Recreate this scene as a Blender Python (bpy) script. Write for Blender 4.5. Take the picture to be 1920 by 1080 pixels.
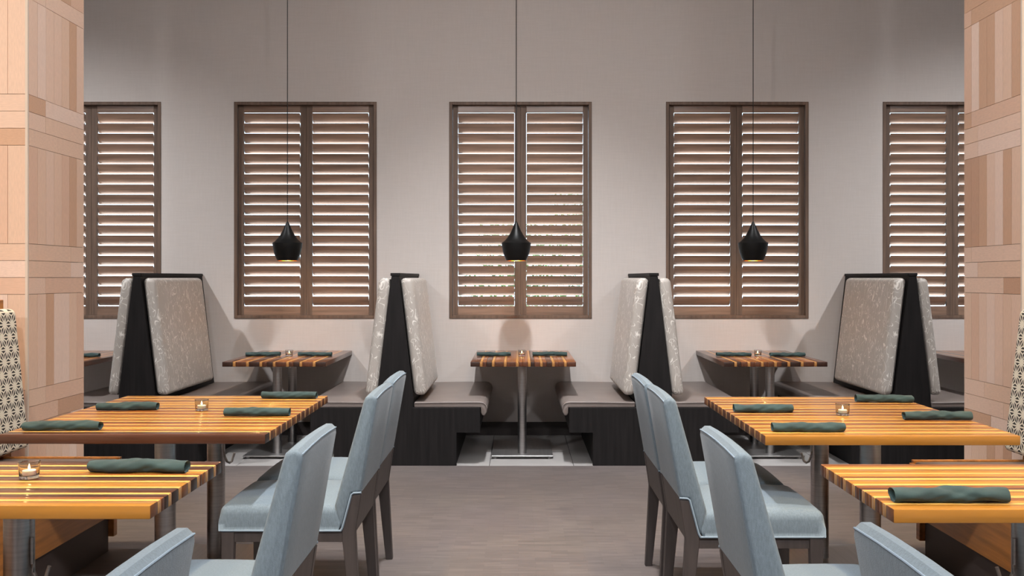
import bpy, bmesh, math, random
from mathutils import Vector, Matrix
rnd = random.Random(7)
PI = math.pi
S = bpy.context.scene
for o in list(bpy.data.objects): bpy.data.objects.remove(o)
COL = S.collection

# ------------------------------------------------------------------ camera
F_PX, CX, CY, CAM_H = 1800.0, 972.0, 521.0, 1.339
cam_d = bpy.data.cameras.new('camera'); cam = bpy.data.objects.new('camera', cam_d); COL.objects.link(cam)
cam.location = (0, 0, CAM_H); cam.rotation_euler = (PI/2, 0, 0)
cam_d.sensor_width = 36; cam_d.lens = F_PX/1920*36
cam_d.shift_x = (960-CX)/1920; cam_d.shift_y = (CY-540)/1920
cam_d.clip_start = 0.05
S.camera = cam

# ------------------------------------------------------------------ world / light / exposure
W = bpy.data.worlds.new('sky'); S.world = W; W.use_nodes = True
wb = W.node_tree.nodes['Background']; wb.inputs[0].default_value = (.62, .82, 1.0, 1); wb.inputs[1].default_value = 7.0
S.view_settings.view_transform = 'Standard'; S.view_settings.look = 'None'
S.view_settings.exposure = 0.0; S.view_settings.gamma = 1.0; S.view_settings.use_curve_mapping = False

sun_d = bpy.data.lights.new('sun', 'SUN'); sun_d.energy = 165; sun_d.angle = math.radians(.6); sun_d.color = (.56, .80, 1)
sun = bpy.data.objects.new('sun', sun_d); COL.objects.link(sun); sun.rotation_euler = Vector((.35, -.72, -.60)).to_track_quat('-Z', 'Y').to_euler()
CEIL = 5.2
def downlight(x, y, watts, col=(1, .93, .86), size=.12, tilt=(0, 0), spread=180):
    l = bpy.data.lights.new('ceiling_downlight', 'AREA'); l.shape = 'DISK'; l.size = size
    l.energy = watts; l.color = col; l.spread = math.radians(spread)
    o = bpy.data.objects.new('ceiling_downlight', l); COL.objects.link(o)
    o.location = (x, y, CEIL-.03); o.rotation_euler = (tilt[0], tilt[1], 0)
    return o
def spot(x, y, watts, aim, half, col, r=.08):
    l = bpy.data.lights.new('ceiling_spotlight', 'SPOT'); l.energy = watts; l.color = col; l.shadow_soft_size = r
    l.spot_size = math.radians(2*half); l.spot_blend = 1.0
    o = bpy.data.objects.new('ceiling_spotlight', l); COL.objects.link(o); o.location = (x, y, CEIL-.05)
    o.rotation_euler = (Vector(aim)-o.location).to_track_quat('-Z', 'Y').to_euler()
    return o
NEUT = (1, .97, .95); COOL = (.97, .98, 1); WARM = (1, .74, .42)
spot(.03, 5.15, 1150, (.03, 6.55, .4), 38, COOL, .09)
spot(-4.8, 5.3, 1050, (-3.9, 7.0, .5), 40, COOL); spot(4.8, 5.3, 980, (3.9, 7.0, .5), 40, COOL)
spot(-1.5, 3.2, 300, (-1.5, 4.0, .7), 25, WARM); spot(1.5, 3.2, 300, (1.5, 4.0, .7), 25, WARM)
spot(-1.5, 1.4, 520, (-1.5, 2.6, .7), 27, WARM); spot(1.5, 1.4, 520, (1.5, 2.6, .7), 27, WARM)
spot(0, 3.2, 720, (0, 3.5, 0), 27, COOL)
downlight(0, 4.3, 105, NEUT, size=.2)  # unseen wide lamp, added to brighten the pillars' inner faces and upper wall
downlight(-3.2, 3.8, 42, WARM, spread=76); downlight(3.2, 3.8, 42, WARM, spread=76)
downlight(-1.2, -.8, 200, COOL, size=.4); downlight(1.2, -.8, 200, COOL, size=.4)  # fill lamps added behind the viewer for the room's ambient light
downlight(-4.7, -.6, 230, COOL, size=.4); downlight(4.7, -.6, 230, COOL, size=.4)  # unseen outer fill lamps, added to lift the sides of the upper wall

# ------------------------------------------------------------------ materials
def mat(name, col, rough=.5, metal=0, var=0, nscale=(1, 1, 1), bump=0, bscale=None, coat=0, detail=4, spec=.5, col2=None, rnd_shift=False, sheen=0):
    m = bpy.data.materials.new(name); m.use_nodes = True
    nt = m.node_tree; N = nt.nodes; L = nt.links
    b = N['Principled BSDF']
    b.inputs['Base Color'].default_value = (*col, 1); b.inputs['Roughness'].default_value = rough
    b.inputs['Metallic'].default_value = metal; b.inputs['Specular IOR Level'].default_value = spec
    b.inputs['Coat Weight'].default_value = coat; b.inputs['Coat Roughness'].default_value = .12
    b.inputs['Sheen Weight'].default_value = sheen
    if var or col2 or bump:
        tc = N.new('ShaderNodeTexCoord'); mp = N.new('ShaderNodeMapping'); mp.inputs['Scale'].default_value = nscale
        L.new(tc.outputs['Object'], mp.inputs[0])
        if rnd_shift:
            oi = N.new('ShaderNodeObjectInfo'); mm = N.new('ShaderNodeVectorMath'); mm.operation = 'SCALE'
            mm.inputs[0].default_value = (7, 13, 11); L.new(oi.outputs['Random'], mm.inputs['Scale'])
            L.new(mm.outputs[0], mp.inputs['Location'])
        nz = N.new('ShaderNodeTexNoise'); nz.inputs['Scale'].default_value = 1; nz.inputs['Detail'].default_value = detail
        L.new(mp.outputs[0], nz.inputs['Vector'])
        if var or col2:
            r = N.new('ShaderNodeValToRGB'); c2 = col2 or tuple(c*(1-var) for c in col)
            r.color_ramp.elements[0].position = .3; r.color_ramp.elements[1].position = .7
            r.color_ramp.elements[0].color = (*c2, 1)
            r.color_ramp.elements[1].color = (*[min(1, c*(1+var*.6)) for c in col], 1)
            L.new(nz.outputs['Fac'], r.inputs[0])
            if rnd_shift:
                hs = N.new('ShaderNodeHueSaturation'); mr = N.new('ShaderNodeMapRange')
                mr.inputs['To Min'].default_value = .86; mr.inputs['To Max'].default_value = 1.14
                L.new(oi.outputs['Random'], mr.inputs[0]); L.new(mr.outputs[0], hs.inputs['Value'])
                L.new(r.outputs[0], hs.inputs['Color']); L.new(hs.outputs[0], b.inputs['Base Color'])
            else: L.new(r.outputs[0], b.inputs['Base Color'])
        if bump:
            bp = N.new('ShaderNodeBump'); bp.inputs['Strength'].default_value = bump; bp.inputs['Distance'].default_value = .002
            if bscale:
                n2 = N.new('ShaderNodeTexNoise'); n2.inputs['Scale'].default_value = bscale; n2.inputs['Detail'].default_value = 3
                L.new(tc.outputs['Object'], n2.inputs['Vector']); L.new(n2.outputs['Fac'], bp.inputs['Height'])
            else: L.new(nz.outputs['Fac'], bp.inputs['Height'])
            L.new(bp.outputs[0], b.inputs['Normal'])
    return m

def emit(name, col, s):
    m = bpy.data.materials.new(name); m.use_nodes = True; b = m.node_tree.nodes['Principled BSDF']
    b.inputs['Base Color'].default_value = (*col, 1); b.inputs['Emission Color'].default_value = (*col, 1); b.inputs['Emission Strength'].default_value = s
    return m

M = {}
# linen wallpaper: crossed stretched noises
def linen():
    m = bpy.data.materials.new('linen_wallpaper'); m.use_nodes = True; nt = m.node_tree; N = nt.nodes; L = nt.links; b = N['Principled BSDF']
    tc = N.new('ShaderNodeTexCoord'); outs = []
    for sc in ((90, 90, 7), (7, 7, 90)):
        mp = N.new('ShaderNodeMapping'); mp.inputs['Scale'].default_value = sc; L.new(tc.outputs['Object'], mp.inputs[0])
        nz = N.new('ShaderNodeTexNoise'); nz.inputs['Scale'].default_value = 1; nz.inputs['Detail'].default_value = 2; L.new(mp.outputs[0], nz.inputs['Vector']); outs.append(nz)
    ad = N.new('ShaderNodeMath'); ad.operation = 'ADD'; L.new(outs[0].outputs['Fac'], ad.inputs[0]); L.new(outs[1].outputs['Fac'], ad.inputs[1])
    mr = N.new('ShaderNodeMapRange'); mr.inputs['From Min'].default_value = .6; mr.inputs['From Max'].default_value = 1.4; L.new(ad.outputs[0], mr.inputs[0])
    mx = N.new('ShaderNodeMix'); mx.data_type = 'RGBA'; L.new(mr.outputs[0], mx.inputs['Factor'])
    mx.inputs['A'].default_value = (.475, .433, .408, 1); mx.inputs['B'].default_value = (.51, .467, .442, 1)
    L.new(mx.outputs['Result'], b.inputs['Base Color']); b.inputs['Roughness'].default_value = .8
    return m
M['wall'] = linen()
M['ceiling'] = mat('ceiling_paint', (.55, .53, .50), .9)
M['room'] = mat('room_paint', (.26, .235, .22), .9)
M['base'] = mat('dark_baseboard', (.03, .022, .020), .5)
M['tile_grey'] = mat('grey_porcelain', (.34, .325, .315), .45, var=.12, nscale=(3, 3, 3))
M['grout'] = mat('dark_grout', (.06, .055, .055), .9)

def floor_mat():
    m = bpy.data.materials.new('strand_wood_floor'); m.use_nodes = True; nt = m.node_tree; N = nt.nodes; L = nt.links; b = N['Principled BSDF']
    tc = N.new('ShaderNodeTexCoord')
    br = N.new('ShaderNodeTexBrick'); br.inputs['Scale'].default_value = 1; br.inputs['Brick Width'].default_value = .16; br.inputs['Row Height'].default_value = .034
    br.inputs['Mortar Size'].default_value = .0006; br.inputs['Mortar'].default_value = (.088, .076, .072, 1); br.inputs['Bias'].default_value = 0
    br.inputs['Color1'].default_value = (.104, .091, .087, 1); br.inputs['Color2'].default_value = (.128, .112, .105, 1)
    L.new(tc.outputs['Object'], br.inputs['Vector'])
    mp = N.new('ShaderNodeMapping'); mp.inputs['Scale'].default_value = (6, 60, 1); L.new(tc.outputs['Object'], mp.inputs[0])
    nz = N.new('ShaderNodeTexNoise'); nz.inputs['Scale'].default_value = 1; nz.inputs['Detail'].default_value = 5; L.new(mp.outputs[0], nz.inputs['Vector'])
    mr = N.new('ShaderNodeMapRange'); mr.inputs['From Min'].default_value = .3; mr.inputs['From Max'].default_value = .7; mr.inputs['To Min'].default_value = .80; mr.inputs['To Max'].default_value = 1.15
    L.new(nz.outputs['Fac'], mr.inputs[0])
    n2 = N.new('ShaderNodeTexNoise'); n2.inputs['Scale'].default_value = 1.6; L.new(tc.outputs['Object'], n2.inputs['Vector'])
    mx2 = N.new('ShaderNodeMix'); mx2.data_type = 'RGBA'; L.new(n2.outputs['Fac'], mx2.inputs['Factor'])
    mx2.inputs['A'].default_value = (1.0, .94, 1.0, 1); mx2.inputs['B'].default_value = (1.04, 1.0, .92, 1)
    v = N.new('ShaderNodeVectorMath'); v.operation = 'SCALE'; L.new(br.outputs['Color'], v.inputs[0]); L.new(mr.outputs[0], v.inputs['Scale'])
    v2 = N.new('ShaderNodeVectorMath'); v2.operation = 'MULTIPLY'; L.new(v.outputs[0], v2.inputs[0]); L.new(mx2.outputs['Result'], v2.inputs[1])
    L.new(v2.outputs[0], b.inputs['Base Color']); b.inputs['Roughness'].default_value = .5
    return m
M['floor'] = floor_mat()

M['shutter'] = mat('shutter_walnut', (.215, .130, .088), .3, coat=.8, spec=.8, var=.35, nscale=(2.5, 40, 40), rnd_shift=True)
M['shutter_v'] = mat('shutter_walnut_upright', (.135, .088, .064), .5, spec=.3, var=.3, nscale=(40, 40, 2.5))
M['dark_oak'] = mat('dark_stained_oak', (.009, .0075, .0075), .6, var=.45, nscale=(45, 45, 2.5), bump=.15, spec=.2)
M['chair_wood'] = mat('grey_brown_ash', (.05, .040, .038), .5, var=.3, nscale=(40, 40, 4))
M['orange_wood'] = mat('orange_oak', (.42, .16, .035), .4, var=.35, nscale=(40, 3, 40), coat=.3)
M['kick'] = mat('dark_brown_laminate', (.075, .055, .05), .55)
M['steel'] = mat('brushed_steel', (.42, .41, .41), .34, metal=1, var=.12, nscale=(2, 2, 120))
M['plate'] = mat('steel_plate', (.36, .35, .345), .38, metal=.9, var=.1, nscale=(60, 3, 3))
M['seat_vinyl'] = mat('taupe_vinyl', (.175, .145, .132), .4, var=.1, nscale=(6, 6, 6), bump=.12, bscale=120)
M['banq_seat'] = mat('charcoal_vinyl', (.13, .105, .10), .45, var=.1, nscale=(6, 6, 6))
M['black'] = mat('matte_black_lacquer', (.004, .004, .004), .42, spec=.25)
M['gold'] = mat('beaten_brass_inside', (.75, .45, .14), .3, metal=1, bump=.3, bscale=60)
M['cord'] = mat('black_cord', (.006, .006, .006), .7)
M['bulb'] = emit('warm_bulb', (1, .55, .15), 120)
M['flame'] = emit('candle_flame', (1, .72, .30), 30)
M['wax'] = mat('white_wax', (.85, .80, .70), .5)
M['wax'].node_tree.nodes['Principled BSDF'].inputs['Subsurface Weight'].default_value = .3
M['napkin'] = mat('dark_green_linen', (.017, .041, .040), .85, var=.25, nscale=(18, 18, 18), bump=.25, bscale=500, sheen=.15)
M['chair_fabric'] = mat('pale_teal_weave', (.138, .180, .214), .85, var=.16, nscale=(220, 220, 60), bump=.35, bscale=420, sheen=.15)
M['piping'] = mat('pale_teal_piping', (.20, .26, .32), .8)
M['trim'] = mat('pale_corner_trim', (.66, .55, .46), .45)
M['joint'] = mat('tan_joint', (.20, .125, .085), .9)
TILE_COLS = [(.75, .53, .41), (.70, .46, .335), (.60, .37, .245), (.78, .58, .475), (.55, .33, .22), (.73, .505, .375)]
M['tiles'] = [mat('sandstone_tile_%d' % i, c, .55, var=.07, nscale=(14, 14, 14)) for i, c in enumerate(TILE_COLS)]
g = dict(nscale=(2.2, 34, 34), coat=.55, rnd_shift=True)
M['w_light'] = mat('maple_strip', (.66, .37, .09), .3, var=.12, **g)
M['w_honey'] = mat('honey_strip', (.40, .168, .023), .3, var=.22, **g)
M['w_red'] = mat('red_brown_strip', (.25, .078, .016), .3, var=.3, **g)
M['w_dark'] = mat('walnut_strip', (.085, .027, .011), .3, var=.35, **g)
M['w_gold'] = mat('golden_strip', (.50, .23, .05), .3, var=.2, **g)
M['w_gold_end'] = mat('golden_end_grain', (.36, .165, .05), .4, var=.2, nscale=(60, 60, 60))
M['w_light_end'] = mat('maple_end_grain', (.40, .20, .08), .4, var=.2, nscale=(60, 60, 60))
M['w_honey_end'] = mat('honey_end_grain', (.15, .05, .016), .4, var=.3, nscale=(60, 60, 60), rnd_shift=True)
M['w_red_end'] = mat('red_brown_end_grain', (.085, .026, .010), .4, var=.3, nscale=(60, 60, 60), rnd_shift=True)
M['w_dark_end'] = mat('walnut_end_grain', (.03, .011, .006), .4, var=.3, nscale=(60, 60, 60), rnd_shift=True)
M['leaf'] = mat('green_leaf', (.018, .085, .008), .5, var=.5, nscale=(9, 9, 9))
M['bark'] = mat('bark', (.1, .07, .05), .9)
M['paving'] = mat('grey_paving', (.09, .088, .082), .9, var=.1, nscale=(2, 2, 2))

def glass_mat(name, thin):
    m = bpy.data.materials.new(name); m.use_nodes = True; nt = m.node_tree; N = nt.nodes; L = nt.links
    if thin:
        out = N['Material Output']; tr = N.new('ShaderNodeBsdfTransparent'); gl = N.new('ShaderNodeBsdfGlossy'); gl.inputs['Roughness'].default_value = .02
        mx = N.new('ShaderNodeMixShader'); mx.inputs[0].default_value = .05; L.new(tr.outputs[0], mx.inputs[1]); L.new(gl.outputs[0], mx.inputs[2]); L.new(mx.outputs[0], out.inputs[0])
    else:
        b = N['Principled BSDF']; b.inputs['Transmission Weight'].default_value = 1; b.inputs['Roughness'].default_value = .0; b.inputs['IOR'].default_value = 1.45
    return m
M['pane'] = glass_mat('window_glass', True); M['glass'] = glass_mat('clear_glass', False)

# booth upholstery: taupe satin with thin pale branching lines
def branch_fabric():
    m = bpy.data.materials.new('branch_print_fabric'); m.use_nodes = True; nt = m.node_tree; N = nt.nodes; L = nt.links; b = N['Principled BSDF']
    tc = N.new('ShaderNodeTexCoord'); lines = []
    for k, (sc, off, wd, dist) in enumerate((((9, 9, 4.2), 0, .012, 1.0), ((8, 8, 3.6), 9.3, .010, 1.3), ((15, 15, 7), 4.1, .018, .7))):
        mp = N.new('ShaderNodeMapping'); mp.inputs['Scale'].default_value = sc; mp.inputs['Location'].default_value = (off, off*.7, off*.3)
        mp.inputs['Rotation'].default_value = (.5*k-.4, 0, 0)
        L.new(tc.outputs['Object'], mp.inputs[0])
        nz = N.new('ShaderNodeTexNoise'); nz.inputs['Scale'].default_value = 1; nz.inputs['Detail'].default_value = 1.5; nz.inputs['Distortion'].default_value = dist
        L.new(mp.outputs[0], nz.inputs['Vector'])
        f = N.new('ShaderNodeMath'); f.operation = 'MULTIPLY'; f.inputs[1].default_value = 6; L.new(nz.outputs['Fac'], f.inputs[0])
        fr = N.new('ShaderNodeMath'); fr.operation = 'FRACT'; L.new(f.outputs[0], fr.inputs[0])
        s = N.new('ShaderNodeMath'); s.operation = 'SUBTRACT'; s.inputs[1].default_value = .5; L.new(fr.outputs[0], s.inputs[0])
        a = N.new('ShaderNodeMath'); a.operation = 'ABSOLUTE'; L.new(s.outputs[0], a.inputs[0])
        c = N.new('ShaderNodeMapRange'); c.inputs['From Min'].default_value = wd*1.5; c.inputs['From Max'].default_value = wd*4.5; c.inputs['To Min'].default_value = 1; c.inputs['To Max'].default_value = 0
        L.new(a.outputs[0], c.inputs[0])
        # break the lines up
        n2 = N.new('ShaderNodeTexNoise'); n2.inputs['Scale'].default_value = 11+k*3; L.new(tc.outputs['Object'], n2.inputs['Vector'])
        g2 = N.new('ShaderNodeMapRange'); g2.inputs['From Min'].default_value = .46; g2.inputs['From Max'].default_value = .56; L.new(n2.outputs['Fac'], g2.inputs[0])
        mu = N.new('ShaderNodeMath'); mu.operation = 'MULTIPLY'; L.new(c.outputs[0], mu.inputs[0]); L.new(g2.outputs[0], mu.inputs[1]); lines.append(mu)
    m1 = N.new('ShaderNodeMath'); m1.operation = 'MAXIMUM'; L.new(lines[0].outputs[0], m1.inputs[0]); L.new(lines[1].outputs[0], m1.inputs[1])
    m2 = N.new('ShaderNodeMath'); m2.operation = 'MAXIMUM'; L.new(m1.outputs[0], m2.inputs[0]); L.new(lines[2].outputs[0], m2.inputs[1])
    mx = N.new('ShaderNodeMix'); mx.data_type = 'RGBA'; L.new(m2.outputs[0], mx.inputs['Factor'])
    mx.inputs['A'].default_value = (.345, .31, .278, 1); mx.inputs['B'].default_value = (.66, .62, .57, 1)
    L.new(mx.outputs['Result'], b.inputs['Base Color']); b.inputs['Roughness'].default_value = .5; b.inputs['Sheen Weight'].default_value = .1
    return m
M['branch'] = branch_fabric()

# six-fold star lattice print (black on cream), from triangular-lattice barycentrics on object Y/Z
def star_fabric():
    m = bpy.data.materials.new('star_lattice_fabric'); m.use_nodes = True; nt = m.node_tree; N = nt.nodes; L = nt.links; b = N['Principled BSDF']
    def mth(op, a, c=None, d=None):
        n = N.new('ShaderNodeMath'); n.operation = op
        for i, v in enumerate((a, c, d)):
            if v is None: continue
            if isinstance(v, (int, float)): n.inputs[i].default_value = v
            else: L.new(v, n.inputs[i])
        return n.outputs[0]
    tc = N.new('ShaderNodeTexCoord'); sp = N.new('ShaderNodeSeparateXYZ'); L.new(tc.outputs['Object'], sp.inputs[0])
    h = .0615
    x = mth('MULTIPLY', sp.outputs['Y'], 1/h); y = mth('MULTIPLY', sp.outputs['Z'], 1/h)
    t1 = y
    t2 = mth('SUBTRACT', mth('MULTIPLY', x, .8660), mth('MULTIPLY', y, .5))
    t3 = mth('SUBTRACT', mth('MULTIPLY', x, -.8660), mth('MULTIPLY', y, .5))
    f = [mth('FRACT', t) for t in (t1, t2, t3)]
    sm = mth('ADD', mth('ADD', f[0], f[1]), f[2])
    up = mth('GREATER_THAN', sm, 1.5)
    # bary = f or 1-f
    bc = [mth('ABSOLUTE', mth('SUBTRACT', up, q)) for q in f]
    mn = mth('MINIMUM', mth('MINIMUM', bc[0], bc[1]), bc[2]); mxv = mth('MAXIMUM', mth('MAXIMUM', bc[0], bc[1]), bc[2])
    mid = mth('SUBTRACT', mth('SUBTRACT', 1, mn), mxv)
    d = mth('MINIMUM', mn, mth('MULTIPLY', mth('SUBTRACT', mid, mn), .5774))
    # lines swell slightly toward the star centres
    wd = mth('MULTIPLY_ADD', mth('MAXIMUM', mth('SUBTRACT', mxv, .6), 0), .05, .052)
    r = N.new('ShaderNodeMapRange'); r.inputs['To Min'].default_value = 1; r.inputs['To Max'].default_value = 0
    L.new(d, r.inputs[0]); L.new(wd, r.inputs['From Min']); L.new(mth('ADD', wd, .02), r.inputs['From Max'])
    mx = N.new('ShaderNodeMix'); mx.data_type = 'RGBA'; L.new(r.outputs[0], mx.inputs['Factor'])
    mx.inputs['A'].default_value = (.02, .016, .014, 1); mx.inputs['B'].default_value = (.80, .73, .60, 1)
    L.new(mx.outputs['Result'], b.inputs['Base Color']); b.inputs['Roughness'].default_value = .8
    return m
M['star'] = star_fabric()

# ------------------------------------------------------------------ mesh helpers
def bm_box(x0, x1, y0, y1, z0, z1, bev=0, seg=2):
    bm = bmesh.new()
    bmesh.ops.create_cube(bm, size=1)
    for v in bm.verts:
        v.co = Vector((x0+(v.co.x+.5)*(x1-x0), y0+(v.co.y+.5)*(y1-y0), z0+(v.co.z+.5)*(z1-z0)))
    if bev: bmesh.ops.bevel(bm, geom=list(bm.edges), offset=bev, segments=seg, affect='EDGES', profile=.5)
    return bm
def bm_puff(x0, x1, y0, y1, z0, z1, bev, nx=0, ny=0, nz=0, seg=4):
    bm = bm_box(x0, x1, y0, y1, z0, z1, bev, seg)
    for lo, hi, n, ax in ((x0, x1, nx, 0), (y0, y1, ny, 1), (z0, z1, nz, 2)):
        for k in range(n):
            co = [0, 0, 0]; no = [0, 0, 0]; co[ax] = lo+bev+(hi-lo-2*bev)*(k+1)/(n+1); no[ax] = 1
            bmesh.ops.bisect_plane(bm, geom=bm.verts[:]+bm.edges[:]+bm.faces[:], plane_co=co, plane_no=no)
    return bm
def bm_prism(pts, a0, a1, axis='Y', bev=0, seg=2):
    """pts: 2D polygon; axis Y: (x,z); axis X: (y,z); axis Z: (x,y)"""
    bm = bmesh.new()
    def mk(p, a): return {'Y': (p[0], a, p[1]), 'X': (a, p[0], p[1]), 'Z': (p[0], p[1], a)}[axis]
    A = [bm.verts.new(mk(p, a0)) for p in pts]; B = [bm.verts.new(mk(p, a1)) for p in pts]
    n = len(pts)
    bm.faces.new(A); bm.faces.new(B[::-1])
    for i in range(n): bm.faces.new((A[i], B[i], B[(i+1) % n], A[(i+1) % n]))
    bmesh.ops.recalc_face_normals(bm, faces=bm.faces)
    if bev: bmesh.ops.bevel(bm, geom=list(bm.edges), offset=bev, segments=seg, affect='EDGES', profile=.5)
    return bm
def bm_tube(path, r, n=8):
    bm = bmesh.new(); path = [Vector(p) for p in path]; rings = []
    for i, p in enumerate(path):
        t = (path[min(i+1, len(path)-1)]-path[max(i-1, 0)]).normalized()
        u = t.cross(Vector((0, 0, 1)));
        if u.length < .05: u = t.cross(Vector((0, 1, 0)))
        u.normalize(); w = t.cross(u)
        rings.append([bm.verts.new(p+(u*math.cos(2*PI*k/n)+w*math.sin(2*PI*k/n))*r) for k in range(n)])
    for a, b in zip(rings, rings[1:]):
        for k in range(n): bm.faces.new((a[k], a[(k+1) % n], b[(k+1) % n], b[k]))
    bm.faces.new(rings[0][::-1]); bm.faces.new(rings[-1])
    bmesh.ops.recalc_face_normals(bm, faces=bm.faces)
    return bm
def bm_lathe(prof, n=32, c=(0, 0)):
    bm = bmesh.new(); rings = []
    for r, z in prof:
        if r < 1e-6: rings.append([bm.verts.new((c[0], c[1], z))])
        else: rings.append([bm.verts.new((c[0]+r*math.cos(2*PI*k/n), c[1]+r*math.sin(2*PI*k/n), z)) for k in range(n)])
    for a, b in zip(rings, rings[1:]):
        for k in range(n):
            q = [a[k % len(a)], a[(k+1) % len(a)], b[(k+1) % len(b)], b[k % len(b)]]
            q = list(dict.fromkeys(q))
            if len(q) > 2: bm.faces.new(q)
    bmesh.ops.recalc_face_normals(bm, faces=bm.faces)
    return bm
def join(*bms):
    out = bmesh.new()
    for b in bms:
        me = bpy.data.meshes.new('tmp'); b.to_mesh(me); out.from_mesh(me); bpy.data.meshes.remove(me); b.free()
    return out
def mesh(name, bm, m, smooth=False):
    me = bpy.data.meshes.new(name); bm.to_mesh(me); bm.free(); me.materials.append(m)
    if smooth:
        me.shade_smooth()
        if smooth != 'all': me.set_sharp_from_angle(angle=math.radians(smooth if smooth is not True else 40))
    return me
def put(name, me, parent=None, loc=(0, 0, 0), rot=(0, 0, 0), scale=(1, 1, 1)):
    o = bpy.data.objects.new(name, me); COL.objects.link(o); o.parent = parent
    o.location = loc; o.rotation_euler = rot; o.scale = scale
    return o
def part(name, bm, m, parent=None, smooth=False, loc=(0, 0, 0)):
    return put(name, mesh(name, bm, m, smooth), parent, loc)
def tag(o, label=None, cat=None, group=None, kind=None):
    if label: o['label'] = label
    if cat: o['category'] = cat
    if group: o['group'] = group
    if kind: o['kind'] = kind
    return o
def thing(name, label, cat, loc=(0, 0, 0), rz=0, group=None):
    o = put(name, None, None, loc, (0, 0, rz)); o.empty_display_size = .1
    return tag(o, label, cat, group)
def dup(o, parent=None):
    c = o.copy(); COL.objects.link(c); c.parent = parent
    for ch in o.children: dup(ch, c)
    return c

# ------------------------------------------------------------------ setting
WALL_Y = 8.18
BOOTH_Y = 6.84
HX, BACK_Y = 6.2, -4.0
fl = part('floor', bm_box(-HX, HX, BACK_Y, BOOTH_Y, -.05, 0), M['floor'])
tag(fl, 'grey brown wood strand floor running down the aisle', 'floor', kind='structure')
fb = part('floor', bm_box(-HX, HX, BOOTH_Y, WALL_Y+.2, -.05, -.003), M['grout'])
tag(fb, 'grey porcelain tiled floor strip under the booths by the wall', 'floor', kind='structure')
TW = .602
tme = mesh('floor_tile', bm_box(0, TW-.004, 0, TW-.004, -.02, 0, .0015, 1), M['tile_grey'])
for i in range(-8, 8):
    for j in range(3):
        y = BOOTH_Y+j*TW
        t = put('floor_tile', tme, fb, ((918-CX)/263+i*TW, y, 0))
        if j == 2: t.scale = (1, (WALL_Y-y)/TW, 1)
tag(part('ceiling', bm_box(-HX, HX, BACK_Y, WALL_Y, CEIL, CEIL+.1), M['ceiling']), 'plain off-white ceiling above the dining room', 'ceiling', kind='structure')

WIN_W, WIN_B, WIN_T = 1.214, .9935, 2.839
WINX = [-3.652, -1.814, .018, 1.864, 3.712]
b = []
xs = [-HX]+[v for w in WINX for v in (w-WIN_W/2, w+WIN_W/2)]+[HX]
for i in range(0, len(xs), 2): b.append(bm_box(xs[i], xs[i+1], WALL_Y, WALL_Y+.2, WIN_B, WIN_T))
b.append(bm_box(-HX, HX, WALL_Y, WALL_Y+.2, 0, WIN_B)); b.append(bm_box(-HX, HX, WALL_Y, WALL_Y+.2, WIN_T, CEIL))
tag(part('wall_back', join(*b), M['wall']), 'taupe linen papered wall with five shuttered windows', 'wall', kind='structure')
tag(part('baseboard_back', bm_box(-HX, HX, WALL_Y-.015, WALL_Y, 0, .112), M['base']), 'dark brown baseboard along the window wall', 'baseboard', kind='structure')
tag(part('wall_left', bm_box(-HX-.1, -HX, BACK_Y, WALL_Y+.2, 0, CEIL), M['room']), 'plain taupe side wall beyond the left pillar', 'wall', kind='structure')
tag(part('wall_right', bm_box(HX, HX+.1, BACK_Y, WALL_Y+.2, 0, CEIL), M['room']), 'plain taupe side wall beyond the right pillar', 'wall', kind='structure')
tag(part('wall_front', bm_box(-HX, HX, BACK_Y-.1, BACK_Y, 0, CEIL), M['room']), 'plain taupe wall behind the viewer', 'wall', kind='structure')

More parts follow.
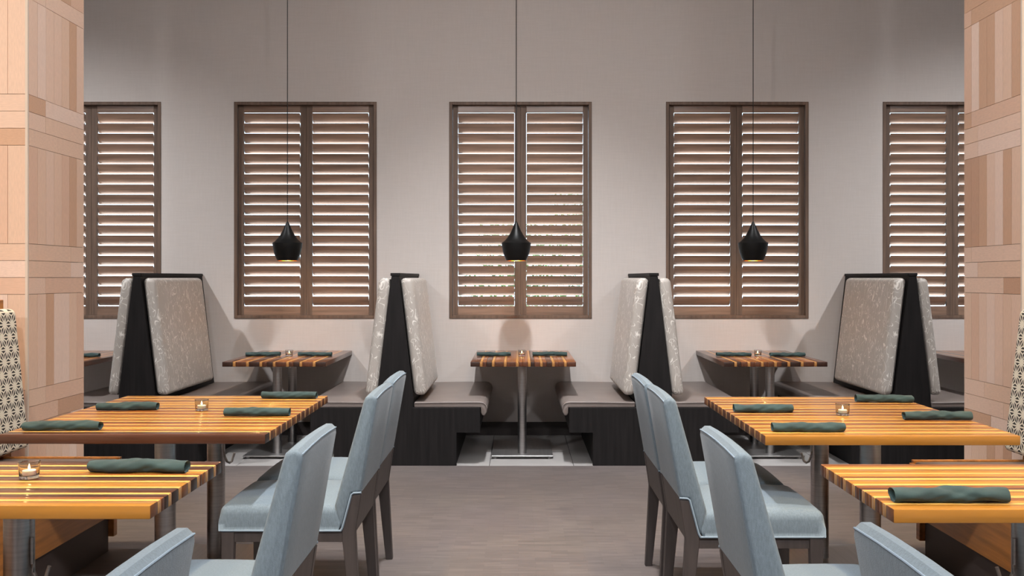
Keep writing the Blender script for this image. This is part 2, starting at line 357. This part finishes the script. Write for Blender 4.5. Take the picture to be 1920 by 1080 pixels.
# pillars clad in strips of sandstone
PY0, PY1 = 5.0, 5.645
ROWS = []          # (z0, z1, kind)
z = .486-.51+.0
zz = [(-.03, .486, 'v'), (.486, .753, 'h'), (.753, 1.253, 'v'), (1.253, 1.517, 'h'), (1.517, 2.03, 'v'), (2.03, 2.297, 'h'),
      (2.297, 2.80, 'v'), (2.80, 3.07, 'h'), (3.07, 3.57, 'v'), (3.57, 3.84, 'h'), (3.84, 4.34, 'v'), (4.34, 4.61, 'h'), (4.61, CEIL, 'v')]
def unit(m): return mesh('tile', bm_box(-.5, .5, -.5, .5, -.5, .5), m)
TME = [unit(m) for m in M['tiles']]
WEI = [0, 0, 1, 1, 2, 2, 3, 3, 4, 5, 5]
def pillar(side, xin, depth_w):
    xo = xin+side*depth_w
    p = part('pillar', bm_box(min(xin, xo)+.008, max(xin, xo)-.008, PY0+.008, PY1-.008, 0, CEIL), M['joint'])
    p['kind'] = 'structure'; r = random.Random(3 if side < 0 else 12)
    J = .0022
    def tile(u0, u1, z0, z1, face):
        me = TME[r.choice(WEI)]; t = .016; pr = r.uniform(0, .0012)
        z0 = max(z0, 0)
        if face == 'in':  # u along Y
            put('tile', me, p, (xin+side*(t/2-pr), (u0+u1)/2, (z0+z1)/2), scale=(t, u1-u0-J, z1-z0-J))
        else:
            put('tile', me, p, ((u0+u1)/2, PY0+t/2-pr, (z0+z1)/2), scale=(u1-u0-J, t, z1-z0-J))
    for face, a, w in (('in', PY0+.012, PY1-PY0-.012), ('front', xin+side*.012, depth_w-.012)):
        n = 7 if face == 'in' else round(w/.092)
        for z0, z1, k in zz:
            if k == 'v':
                i = 0
                while i < n:
                    st = 1
                    u = sorted((a+(1 if face == 'in' else side)*w*i/n, a+(1 if face == 'in' else side)*w*(i+st)/n))
                    tile(u[0], u[1], z0, z1, face); i += st
            else:
                for q in range(3):
                    y0 = z0+(z1-z0)*q/3; y1 = z0+(z1-z0)*(q+1)/3; c = r.choice((.28, .5, .62, .74, .86))
                    for c0, c1 in ((0, c), (c, 1)):
                        u = sorted((a+(1 if face == 'in' else side)*w*c0, a+(1 if face == 'in' else side)*w*c1))
                        tile(u[0], u[1], y0, y1, face)
    part('corner_trim', bm_box(min(xin, xin+side*.013), max(xin, xin+side*.013), PY0-.001, PY0+.012, 0, CEIL), M['trim'], p)
    part('corner_trim', bm_box(min(xin, xin+side*.006), max(xin, xin+side*.006), PY1-.006, PY1, 0, CEIL), M['trim'], p)
    return p
tag(pillar(-1, -2.556, .93), 'sandstone tiled pillar at the left side of the picture', 'pillar')
tag(pillar(1, 2.622, .93), 'sandstone tiled pillar at the right side of the picture', 'pillar')

# windows: pane + reveal trim, and walnut louvred shutters in them
WNAME = ['behind the left pillar edge, leftmost', 'above the booth table left of centre', 'in the middle above the centre booth table', 'above the booth table right of centre', 'beside the right pillar, rightmost']
FR = .026; LOUV_N = 19
def shutters(i, xc):
    wn = part('window_%d' % (i+1), join(bm_box(xc-WIN_W/2, xc+WIN_W/2, WALL_Y+.165, WALL_Y+.2, WIN_B, WIN_B+.03), bm_box(xc-WIN_W/2, xc+WIN_W/2, WALL_Y+.165, WALL_Y+.2, WIN_T-.03, WIN_T),
        bm_box(xc-WIN_W/2, xc-WIN_W/2+.03, WALL_Y+.165, WALL_Y+.2, WIN_B+.03, WIN_T-.03), bm_box(xc+WIN_W/2-.03, xc+WIN_W/2, WALL_Y+.165, WALL_Y+.2, WIN_B+.03, WIN_T-.03)), M['shutter_v'])
    tag(wn, 'window opening with glass behind the louvred shutter, '+WNAME[i], 'window', kind='structure')
    part('window_pane', bm_box(xc-WIN_W/2+.03, xc+WIN_W/2-.03, WALL_Y+.178, WALL_Y+.184, WIN_B+.03, WIN_T-.03), M['pane'], wn)
    t = thing('window_shutter', 'brown wooden louvred shutter, '+WNAME[i], 'shutter', (xc, WALL_Y, WIN_B), 0, 'louvred window shutters')
    H = WIN_T-WIN_B; hw = WIN_W/2
    # frame, slightly proud of the wall
    for nm, bb in (('frame_jamb', (-hw, -hw+FR, -.008, .10, 0, H)), ('frame_jamb', (hw-FR, hw, -.008, .10, 0, H)), ('frame_head', (-hw+FR, hw-FR, -.008, .10, H-FR, H)), ('frame_sill', (-hw+FR, hw-FR, -.008, .10, 0, FR))):
        part(nm, bm_box(*bb, .002, 1), M['shutter_v'], t)
    pw = hw-FR-.0015
    part('astragal', bm_box(-.018, .018, .0585, .066, FR+.003 if i != 1 else .62, H-FR-.003), M['shutter_v'], t)
    for s in (-1, 1):
        p = put('shutter_panel', None, t, (s*pw/2, .03, 0)); p.empty_display_size = .05
        so, si = .044, .050          # outer and inner stile widths
        x0, x1 = -pw/2+.0006, pw/2-.0006
        lw, rw = (so, si) if s < 0 else (si, so)
        z0, z1 = FR+.0004, H-FR-.0004; zb, zt = z0+.078, z1-.062
        yd0, yd1 = -.002, .028
        part('stile', bm_box(x0, x0+lw, yd0, yd1, z0, z1, .0015, 1), M['shutter_v'], p)
        part('stile', bm_box(x1-rw, x1, yd0, yd1, z0, z1, .0015, 1), M['shutter_v'], p)
        part('rail', bm_box(x0+lw, x1-rw, yd0, yd1, z0, zb, .0015, 1), M['shutter'], p)
        part('rail', bm_box(x0+lw, x1-rw, yd0, yd1, zt, z1, .0015, 1), M['shutter'], p)
        L = x1-rw-x0-lw-.003
        pitch = (zt-zb)/LOUV_N; chord = .090; th = .0095
        pr = []
        for k in range(14):
            a = 2*PI*k/14; pr.append((math.cos(a)*chord/2, math.sin(a)*th/2))
        key = 'louver_%.3f' % L
        if key not in LME: LME[key] = mesh('louver', bm_prism(pr, -L/2, L/2, 'X'), M['shutter'], 30)
        ang = math.asin((pitch-.0073)/chord)
        for q in range(LOUV_N):
            # inner edge up, outer edge down
            put('louver', LME[key], p, ((x0+lw+x1-rw)/2, .013, zb+pitch*(q+.5)), (-ang-rnd.uniform(-.012, .012), 0, 0))
LME = {}
for i, xc in enumerate(WINX): shutters(i, xc)

# outdoors: paving and shrubs seen through the louvres
tag(part('outdoor_paving', bm_box(-14, 14, WALL_Y+.22, 26, -.08, -.02), M['paving']), 'sunlit paving outside the windows', 'paving', kind='structure')
def shrub(x, y, h, w, label, seed):
    r = random.Random(seed); t = thing('garden_shrub', label, 'shrub', (x, y, -.02), 0, 'shrubs outside the windows')
    part('stem', bm_tube([(0, 0, 0), (.02, 0, h*.4), (-.01, .02, h*.8)], .025, 6), M['bark'], t)
    bm = bmesh.new()
    for k in range(2200):
        a = r.uniform(0, 2*PI); zz_ = r.uniform(.08, 1)*h; rr = w*math.sqrt(r.random())*(1-.5*(zz_/h)**2)
        c = Vector((rr*math.cos(a), rr*math.sin(a)*.6, zz_)); R = Matrix.Rotation(r.uniform(0, 6.3), 3, 'Z') @ Matrix.Rotation(r.uniform(-1, 1), 3, 'X')
        s = r.uniform(.035, .07)
        q = [bm.verts.new(c+R @ Vector(v)*s) for v in ((0, -1, 0), (.42, 0, .12), (0, 1, 0), (-.42, 0, .12))]
        bm.faces.new(q)
    tag(part('foliage', bm, M['leaf'], t), kind='stuff')
shrub(.75, 10.6, 2.3, .75, 'leafy green shrub outside the right half of the middle window', 1)
shrub(-.1, 11.4, 2.0, .7, 'leafy green shrub outside the left half of the middle window', 2)

# ------------------------------------------------------------------ booth benches (back-to-back, wedge divider)
def booth(xc, label):
    t = thing('booth_bench', label, 'booth bench', (xc, BOOTH_Y, 0), 0, 'back-to-back booth benches along the window wall')
    D = WALL_Y-BOOTH_Y-.004
    # end panel: wedge + both bench ends, one board outline
    half = [(.605, .415), (.605, .235), (.437, .235), (.437, 0)]
    prof = [(.0265, 1.352), (.128, .50), (.128, .415)]+half
    full = prof+[(-x, z) for x, z in prof[::-1]]
    part('end_panel', bm_prism(full, 0, .03, 'Y', .002, 1), M['dark_oak'], t)
    part('divider_core', bm_prism([(.0265, 1.352), (.135, .40), (-.135, .40), (-.0265, 1.352)], .03, D, 'Y'), M['dark_oak'], t)
    part('divider_cap', bm_box(-.034, .034, -.003, D, 1.352, 1.374, .003, 1), M['dark_oak'], t)
    for s in (-1, 1):
        # bench carcass: seat box set over a recessed plinth
        part('bench_base', bm_prism([(s*x, z_) for x, z_ in [(.13, .41), (.6, .41), (.6, .24), (.432, .24), (.432, 0), (.13, 0)]], .03, D, 'Y'), M['dark_oak'], t)
        # seat cushion with a rolled front edge
        pr = [(.135, .415), (.61, .415), (.612, .375), (.622, .358), (.638, .358), (.652, .38), (.656, .41), (.648, .436), (.63, .452), (.60, .458), (.40, .456), (.135, .452)]
        sc = part('seat_cushion', bm_prism([(s*x, z_) for x, z_ in pr], .004, D-.004, 'Y', .006, 2), M['seat_vinyl'], t, 50)
        part('piping', bm_tube([(s*.14, .002, .447), (s*.40, .002, .451), (s*.60, .002, .452), (s*.63, .002, .446), (s*.647, .002, .43), (s*.652, .002, .405)], .004, 6), M['seat_vinyl'], sc, True)
        # back cushion: puffy slab leaning on the wedge
        y0, y1 = .018, 1.06; z0, z1 = .50, 1.338
        def base(z_): return .0285+(.1295-.0285)*(1.352-z_)/(1.352-.5)
        bmb = bm_puff(0, .09, y0, y1, z0, z1, .034, 0, 7, 7)
        for v in bmb.verts:
            fy = (v.co.y-y0)/(y1-y0)*2-1; fz = (v.co.z-z0)/(z1-z0)*2-1
            v.co.x = base(v.co.z)+v.co.x*(1+.16*(1-fy*fy)*(1-fz*fz))+.001
        for v in bmb.verts: v.co.x *= s
        if s < 0: bmesh.ops.reverse_faces(bmb, faces=bmb.faces)
        part('back_cushion', bmb, M['branch'], t, 'all')
    return t
booth(-2.72, 'high wedge booth divider with printed cushions beside the left pillar')
booth(-.878, 'high wedge booth divider left of the centre booth table')
booth(.967, 'high wedge booth divider right of the centre booth table')
booth(2.81, 'high wedge booth divider with printed cushions beside the right pillar')

# ------------------------------------------------------------------ tables
TOP_Z, TOP_T = .75, .036
SME = {}
def strip_mesh(L, w, m):
    k = (round(L, 3), round(w, 4), m)
    if k not in SME:
        me = mesh('strip', bm_box(-L/2, L/2, -w/2+.0002, w/2-.0002, -TOP_T, 0, .0035, 2), M[m], 40); SME[k] = me
        me.materials.append(M[m+'_end'])
        for p in me.polygons:
            if abs(p.normal.x) > .6: p.material_index = 1
    return SME[k]
def table(label, x0, x1, y0, y1, along, period, first, seed, group, darks, poles, plate, pole_r, hooks=(), light_w=.022, TOP_Z=.75, light='w_light'):
    r = random.Random(seed); xc, yc = (x0+x1)/2, (y0+y1)/2
    t = thing('striped_table', label, 'table', (xc, yc, 0), 0, group)
    span = (y1-y0) if along == 'X' else (x1-x0); L = (x1-x0) if along == 'X' else (y1-y0)
    n = max(1, round((span+light_w)/period)); per = (span+light_w)/n
    # sequence of widths: first strip, then light/dark alternating
    seq = []; u = 0; k = 0
    seq.append((first, per-light_w))
    u = per-light_w
    while u < span-1e-4:
        if u+light_w >= span-1e-4: break
        seq.append((light, light_w)); u += light_w
        w = min(per-light_w, span-u)
        if r.random() < .45 and w > .04:
            a = w*.42; c1, c2 = r.sample(darks, 2) if len(set(darks)) > 1 else (darks[0], darks[0]); seq += [(c1, a), (c2, w-a)]
        else: seq.append((r.choice(darks), w))
        u += w
    if u < span-1e-4: seq.append(('w_light', span-u))
    u = -span/2
    for m, w in seq:
        c = u+w/2; u += w
        if along == 'X': put('strip', strip_mesh(L, w, m), t, (0, c, TOP_Z))
        else: put('strip', strip_mesh(L, w, m), t, (c, 0, TOP_Z), (0, 0, PI/2))
    ys = [p[1] for p in poles]; xp = poles[0][0]-xc
    zu = TOP_Z-TOP_T-.001
    for px, py in poles:
        part('pole', bm_lathe([(0, .014), (pole_r, .014), (pole_r, zu-.006), (0, zu-.006)], 28, (px-xc, py-yc)), M['steel'], t, 40)
        part('mounting_plate', bm_box(px-xc-.12, px-xc+.12, py-yc-.10, py-yc+.10, zu-.006, zu), M['plate'], t)
    for bx0, bx1, by0, by1 in plate:
        bp = part('base_plate', bm_box(bx0-xc, bx1-xc, by0-yc, by1-yc, .014, .026, .002, 1), M['plate'], t)
        for fx in (bx0+.03, bx1-.03):
            for fy in (by0+.03, by1-.03):
                part('foot', bm_lathe([(0, 0), (.014, 0), (.014, .008), (.008, .014), (0, .014)], 10, (fx-xc, fy-yc)), M['plate'], bp)
    for hx, hy, z1, s in hooks:
        pth = [(hx-xc, hy-yc, z1), (hx-xc, hy-yc, z1-.075), (hx-xc+s*.004, hy-yc, z1-.10), (hx-xc+s*.014, hy-yc, z1-.122), (hx-xc+s*.026, hy-yc, z1-.128), (hx-xc+s*.037, hy-yc, z1-.12), (hx-xc+s*.043, hy-yc, z1-.10), (hx-xc+s*.049, hy-yc, z1-.082)]
        part('bag_hook', bm_tube(pth, .0055, 8), M['steel'], t, True)
    return t
DK = ['w_honey', 'w_red', 'w_red', 'w_dark']; DG = ['w_honey', 'w_honey', 'w_red']
G4 = 'striped four-person tables'; G2 = 'striped two-person tables in front'; GB = 'striped booth tables'
table('large striped wood table with four napkins, left of the aisle', -1.955, -.952, 3.61, 4.80, 'X', .085, 'w_dark', 1, G4, ['w_red', 'w_honey', 'w_red'],
      [(-1.427, 3.88), (-1.427, 4.53)], [(-1.72, -1.13, 3.68, 4.10), (-1.72, -1.13, 4.34, 4.74)], .041, [(-1.427+.047, 4.50, .60, 1)])
table('large striped wood table with four napkins, right of the aisle', .92, 1.873, 3.58, 4.755, 'X', .085, 'w_honey', 2, G4, ['w_honey', 'w_red'],
      [(1.422, 3.88), (1.422, 4.53)], [(1.13, 1.72, 3.68, 4.10), (1.13, 1.72, 4.34, 4.74)], .041, [(1.422-.047, 4.50, .60, -1)])
table('small striped wood table in the left foreground with a lit candle', -1.955, -.952, 2.483, 3.082, 'X', .078, 'w_honey', 3, G2, DK,
      [(-1.43, 2.75)], [(-1.66, -1.20, 2.53, 2.98)], .041, [(-1.43+.045, 2.735, .60, 1)])
table('small striped wood table in the right foreground with one napkin', .955, 1.90, 2.443, 3.038, 'X', .078, 'w_honey', 4, G2, ['w_honey', 'w_honey', 'w_red', 'w_dark'],
      [(1.452, 2.74)], [(1.22, 1.68, 2.53, 2.98)], .041, [(1.452-.045, 2.725, .60, -1)])
DB = ['w_red', 'w_dark', 'w_red']
BT_Z = .72
for xc, w, lab, sd in ((-3.58, .76, 'striped booth table half hidden beside the left pillar', 5), (-1.80, .765, 'dark striped booth table left of centre under a pendant', 6), (.036, .778, 'dark striped booth table in the middle under a pendant', 7),
                   (1.895, .765, 'dark striped booth table right of centre under a pendant', 8), (3.79, .76, 'striped booth table half hidden beside the right pillar', 9)):
    xp = xc-.008
    table(lab, xc-w/2, xc+w/2, 7.07, 8.1799, 'Y', .093, 'w_dark', sd, GB, DB, [(xp, 7.2), (xp, 7.68)], [(xp-.228, xp+.228, 7.09, 7.8)], .033, light_w=.020, TOP_Z=BT_Z, light='w_gold')

# ------------------------------------------------------------------ dining chairs
# local frame: +x = backwards, y across, seat front at x=-.262
CW = .235   # half width
def chair_proto():
    t = thing('dining_chair', 'x', 'chair', (0, 0, 0), 0, 'pale teal upholstered chairs along the aisle')
    # seat: domed pad
    bm = bm_puff(-.262, .20, -CW, CW, .385, .478, .03, 5, 5, 0)
    for v in bm.verts:
        if v.co.z > .45:
            fx = (v.co.x+.03)/.235; fy = v.co.y/CW
            v.co.z += .026*max(0, 1-fx*fx)**.7*max(0, 1-fy*fy)**.7
        if v.co.z < .415:       # square lower edge
            v.co.z = .385 if v.co.z < .40 else v.co.z
            v.co.y = math.copysign(CW, v.co.y) if abs(v.co.y) > CW-.029 else v.co.y
            if v.co.x < -.233: v.co.x = -.262
    st = part('seat', bm, M['chair_fabric'], t, 'all')
    part('piping', bm_tube([(.2, -CW-.001, .387), (-.25, -CW-.001, .387), (-.262, -CW+.01, .387), (-.263, CW-.01, .387), (-.25, CW+.001, .387), (.2, CW+.001, .387)], .004, 6), M['piping'], st, True)
    # backrest: leaning slab, slightly crowned top, notched over the rear posts
    back = [(.199, .386), (.175, .48), (.183, .51), (.283, .868), (.290, .886), (.305, .895), (.322, .895), (.334, .884), (.335, .868), (.277, .532), (.240, .527)]
    bm = bm_prism(back, -CW, CW, 'Y')
    bmesh.ops.bisect_plane(bm, geom=bm.verts[:]+bm.edges[:]+bm.faces[:], plane_co=(0, 0, 0), plane_no=(0, 1, 0))
    for yy in (-.12, .12): bmesh.ops.bisect_plane(bm, geom=bm.verts[:]+bm.edges[:]+bm.faces[:], plane_co=(0, yy, 0), plane_no=(0, 1, 0))
    be = [e for e in bm.edges if abs(abs(e.verts[0].co.y)-CW) < 1e-4 and abs(abs(e.verts[1].co.y)-CW) < 1e-4 and e.verts[0].co.y*e.verts[1].co.y > 0]
    bmesh.ops.bevel(bm, geom=be, offset=.012, segments=3, affect='EDGES', profile=.5)
    for v in bm.verts:   # gentle crown and hollow
        f = 1-(v.co.y/CW)**2
        if v.co.z > .8: v.co.z += .007*f*(v.co.z-.8)/.1
    bk = part('backrest', bm, M['chair_fabric'], t, 38)
    for s in (-1, 1):
        pth = [(.199, s*(CW+.001), .387), (.206, s*(CW+.001), .40), (.239, s*(CW+.001), .523), (.247, s*(CW+.001), .529), (.277, s*(CW+.001), .531)]
        part('piping', bm_tube(pth, .004, 6), M['piping'], bk, True)
    ty = [-CW, -.12, 0, .12, CW]
    part('piping', bm_tube([(.3335, y*.97, .884+.006*(1-(y/CW)**2)) for y in ty], .0022, 6), M['piping'], bk, True)
    # rear legs, kinked, running up beside the back
    for s in (-1, 1):
        y0, y1 = (s*CW, s*(CW-.032)) if s > 0 else (s*CW, s*(CW-.032))
        a, b_ = min(y0, y1), max(y0, y1)
        part('leg', bm_prism([(.2395, .521), (.276, .525), (.254, .376), (.273, 0), (.241, 0), (.203, .36), (.203, .385)], a, b_, 'Y', .0025, 1), M['chair_wood'], t)
        part('leg', bm_prism([(-.252, .384), (-.203, .384), (-.214, 0), (-.250, 0)], a, b_, 'Y', .0025, 1), M['chair_wood'], t)
        ya, yb = (a+.004, b_-.006)
        part('side_apron', bm_box(-.203, .204, ya, yb, .343, .384, .001, 1), M['chair_wood'], t)
    part('front_apron', bm_box(-.246, -.224, -CW+.032, CW-.032, .343, .384, .001, 1), M['chair_wood'], t)
    part('back_panel', bm_prism([(.245, .524), (.274, .528), (.2535, .378), (.236, .365), (.215, .365)], -CW+.032, CW-.032, 'Y', .001, 1), M['chair_wood'], t)
    return t
cp = chair_proto()
CH = [(-.91, 1.48, 0, 'left side of the aisle, nearest the viewer'), (-.89, 2.70, 0, 'left side of the aisle, second nearest, by the small table'),
      (-.868, 3.85, 0, 'left side of the aisle, nearer one at the large table'), (-.872, 4.36, 0, 'left side of the aisle, farthest, at the large table'),
      (.945, 1.52, 1, 'right side of the aisle, nearest the viewer'), (.88, 2.655, 1, 'right side of the aisle, second nearest, by the small table'),
      (.868, 3.76, 1, 'right side of the aisle, nearer one at the large table'), (.862, 4.255, 1, 'right side of the aisle, farthest, at the large table')]
for i, (x, y, f, lab) in enumerate(CH):
    c = cp if i == 0 else dup(cp)
    c.location = (x, y, 0); c.rotation_euler = (0, 0, PI*f)
    c['label'] = 'pale teal upholstered chair, '+lab

# ------------------------------------------------------------------ banquettes by the pillars
def banquette(s, label, xb, xt, xs, y1):
    """s=-1 left; xb/xt cushion face X at bottom/top, xs seat front"""
    y0 = 1.2; L = y1-y0
    t = thing('banquette', label, 'bench', (xs, y0, 0), 0, 'banquettes facing the aisle')
    def X(v): return v-xs
    xo = xt+s*.20
    part('back_frame', bm_prism([(X(xb+s*.085), .30), (X(xo), .30), (X(xo), 1.228), (X(xt+s*.06), 1.228), (X(xt+s*.06), 1.19)], 0, L-.012, 'Y', .003, 1), M['orange_wood'], t)
    bm = bm_prism([(X(xb), .479), (X(xb+s*.082), .479), (X(xt+s*.085), 1.182), (X(xt), 1.182)], 0, L, 'Y')
    bmesh.ops.bevel(bm, geom=list(bm.edges), offset=.026, segments=4, affect='EDGES', profile=.5)
    part('back_cushion', bm, M['star'], t, 60)
    part('seat_cushion', bm_box(min(X(xs+s*.012), X(xb+s*.06)), max(X(xs+s*.012), X(xb+s*.06)), 0, L-.16, .40, .452, .015, 3), M['banq_seat'], t, 40)
    part('seat_rail', bm_box(min(X(xs), X(xs+s*.02)), max(X(xs), X(xs+s*.02)), 0, L-.13, .20, .44, .002, 1), M['orange_wood'], t)
    part('end_post', bm_box(min(X(xs+s*.035), X(xs+s*.11)), max(X(xs+s*.035), X(xs+s*.11)), L-.17, L-.13, .07, .40, .002, 1), M['orange_wood'], t)
    part('seat_end', bm_box(min(X(xs+s*.02), X(xo)), max(X(xs+s*.02), X(xo)), L-.13, L-.11, .20, .452, .001, 1), M['orange_wood'], t)
    part('plinth', bm_box(min(X(xs+s*.06), X(xo)), max(X(xs+s*.06), X(xo)), 0, L-.175, 0, .40), M['kick'], t)
    return t
banquette(-1, 'banquette with cream star lattice print back, left of the tables', -2.478, -2.55, -1.95, 4.88)
banquette(1, 'banquette with cream star lattice print back, right of the tables', 2.42, 2.50, 1.90, 4.80)

# ------------------------------------------------------------------ pendants
def pendant(x, label):
    y = 7.62
    t = thing('pendant_lamp', label, 'pendant lamp', (x, y, 1.475), 0, 'black pendant lamps over the booth tables')
    out = [(.079, 0), (.090, .022), (.104, .062), (.113, .105), (.1165, .137), (.1165, .141), (.112, .144), (.098, .153), (.076, .176), (.055, .207), (.036, .243), (.021, .278), (.010, .303), (.005, .312), (0, .313)]
    part('lamp_shade', bm_lathe(out, 48), M['black'], t, 50)
    inn = [(.0785, 0), (.087, .022), (.10, .062), (.109, .105), (.111, .134), (.094, .149), (.072, .172), (.05, .2), (.0, .21)]
    bm = bm_lathe(inn, 48); bmesh.ops.reverse_faces(bm, faces=bm.faces)
    part('shade_lining', bm, M['gold'], t, 50)
    part('bulb', bm_lathe([(0, .010), (.012, .012), (.022, .025), (.025, .04), (.022, .058), (.014, .08), (.013, .12), (0, .12)], 20), M['bulb'], t, True)
    part('cord', bm_lathe([(.0032, .311), (.0032, CEIL-1.475-.02)], 8), M['cord'], t, True)
    part('ceiling_rose', bm_lathe([(0, CEIL-1.475), (.05, CEIL-1.475), (.05, CEIL-1.50), (.01, CEIL-1.51), (0, CEIL-1.51)], 24), M['black'], t, 40)
    l = bpy.data.lights.new('pendant_glow', 'POINT'); l.energy = 2.5; l.color = (1, .6, .25); l.shadow_soft_size = .02
    lo = bpy.data.objects.new('pendant_glow', l); COL.objects.link(lo); lo.parent = t; lo.location = (0, 0, .0)
pendant(-1.833, 'black bell pendant lamp over the booth table left of centre')
pendant(-.017, 'black bell pendant lamp over the middle booth table')
pendant(1.863, 'black bell pendant lamp over the booth table right of centre')

# ------------------------------------------------------------------ candles
def candle_proto():
    t = thing('votive_candle', 'x', 'candle', (0, 0, TOP_Z), 0, 'votive candles on the tables')
    part('glass_cup', bm_lathe([(0, .0005), (.024, .0005), (.027, .003), (.0275, .012), (.030, .049), (.0305, .05), (.029, .0505), (.0285, .049), (.0255, .014), (.024, .010), (0, .009)], 28), M['glass'], t, 50)
    cd = part('tealight', bm_lathe([(0, .0105), (.019, .0105), (.019, .023), (.017, .0245), (.004, .0235), (0, .0235)], 24), M['wax'], t, 50)
    part('flame', bm_lathe([(0, .0245), (.0025, .0275), (.0034, .031), (.0022, .037), (0, .045)], 12), M['flame'], cd, True)
    return t
kp = candle_proto()
for i, (x, y, lab) in enumerate([(-1.437, 2.82, 'on the small table in the left foreground'), (-1.404, 4.256, 'on the large table left of the aisle'), (1.388, 4.11, 'on the large table right of the aisle'),
                                 (-1.81, 7.58, 'on the booth table left of centre'), (.027, 7.58, 'on the middle booth table'), (1.89, 7.58, 'on the booth table right of centre')]):
    k = kp if i == 0 else dup(kp)
    k.location = (x, y, TOP_Z if y < 6 else BT_Z); k['label'] = 'lit tealight in a clear glass cup, '+lab

# ------------------------------------------------------------------ rolled napkins
def napkin(x, y, ln, lab, seed, rz=0, r0=.019):
    r = random.Random(seed); n, m = 40, 36; bm = bmesh.new(); rings = []
    ph, k1, k2 = r.uniform(0, 6), r.uniform(1.2, 2.4)*r.choice((-1, 1)), r.uniform(8, 14)
    bend = r.uniform(-.004, .004); tw = r.uniform(.6, 1.1)*r.choice((-1, 1))
    def ring(u, sc, dx=0):
        v = []
        for j in range(n):
            a = 2*PI*j/n
            st = ((a+ph)/(2*PI)+u*tw) % 1.0; st = st if st < .86 else .86*(1-st)/.14                       # diagonal wrap edge
            rad = r0*sc*(1+.26*st-.08+.07*math.sin(k1*a+u*k2)+.05*math.sin(3*a-u*17+ph)+.05*math.sin(5*a+u*31)*math.sin(PI*u))
            yy = math.cos(a)*rad*1.35; zz_ = math.sin(a)*rad*.86
            v.append(bm.verts.new(((u-.5)*ln+dx, yy+bend*math.sin(PI*u), max(zz_+r0*.86, .0008))))
        return v
    rings.append(ring(0, .35, .012)); rings.append(ring(0, .62, .010)); rings.append(ring(0, .72, .001)); rings.append(ring(0, .9, -.002))
    for i in range(m+1): rings.append(ring(i/m, 1-.08*(1-min(1, 6*min(i/m, 1-i/m)))))
    rings.append(ring(1, .9, .002)); rings.append(ring(1, .72, -.001)); rings.append(ring(1, .62, -.010)); rings.append(ring(1, .35, -.012))
    for a, b_ in zip(rings, rings[1:]):
        for j in range(n): bm.faces.new((a[j], a[(j+1) % n], b_[(j+1) % n], b_[j]))
    bm.faces.new(rings[0][::-1]); bm.faces.new(rings[-1])
    bmesh.ops.recalc_face_normals(bm, faces=bm.faces)
    o = part('rolled_napkin', bm, M['napkin'], None, 45, (x, y, TOP_Z if y < 6 else BT_Z)); o.rotation_euler = (0, 0, rz)
    tag(o, 'dark green rolled napkin, '+lab, 'napkin', 'rolled napkins on the tables')
LT, RT = 'large table left of the aisle', 'large table right of the aisle'
NP = [(-1.152, 2.915, .292, 'on the small table in the left foreground', -.03, .0215), (1.134, 2.53, .295, 'on the small table in the right foreground', -.02, .0215),
      (-1.766, 3.72, .288, 'front left place of the '+LT, .03, .02), (-1.742, 4.28, .258, 'back left place of the '+LT, .06, .02), (-1.115, 4.10, .272, 'front right place of the '+LT, .03, .02), (-1.118, 4.69, .265, 'back right place of the '+LT, -.05, .019),
      (1.11, 3.68, .268, 'front left place of the '+RT, -.05, .02), (1.073, 4.21, .252, 'back left place of the '+RT, -.02, .02), (1.74, 3.99, .27, 'front right place of the '+RT, -.05, .02), (1.733, 4.55, .26, 'back right place of the '+RT, -.05, .02),
      (-.194, 7.60, .266, 'left one on the middle booth table', .0, .018), (.249, 7.62, .27, 'right one on the middle booth table', 0, .019),
      (-2.02, 7.6, .266, 'left one on the booth table left of centre', .03, .019), (-1.61, 7.6, .262, 'right one on the booth table left of centre', 0, .018),
      (1.70, 7.58, .27, 'left one on the booth table right of centre', 0, .018), (2.118, 7.56, .27, 'right one on the booth table right of centre', 0, .018),
      (-3.40, 7.5, .25, 'on the half hidden booth table beside the left pillar', 0, .018)]
for i, (x, y, ln, lab, rz, r0) in enumerate(NP): napkin(x, y, ln, lab, 20+i, rz, r0)
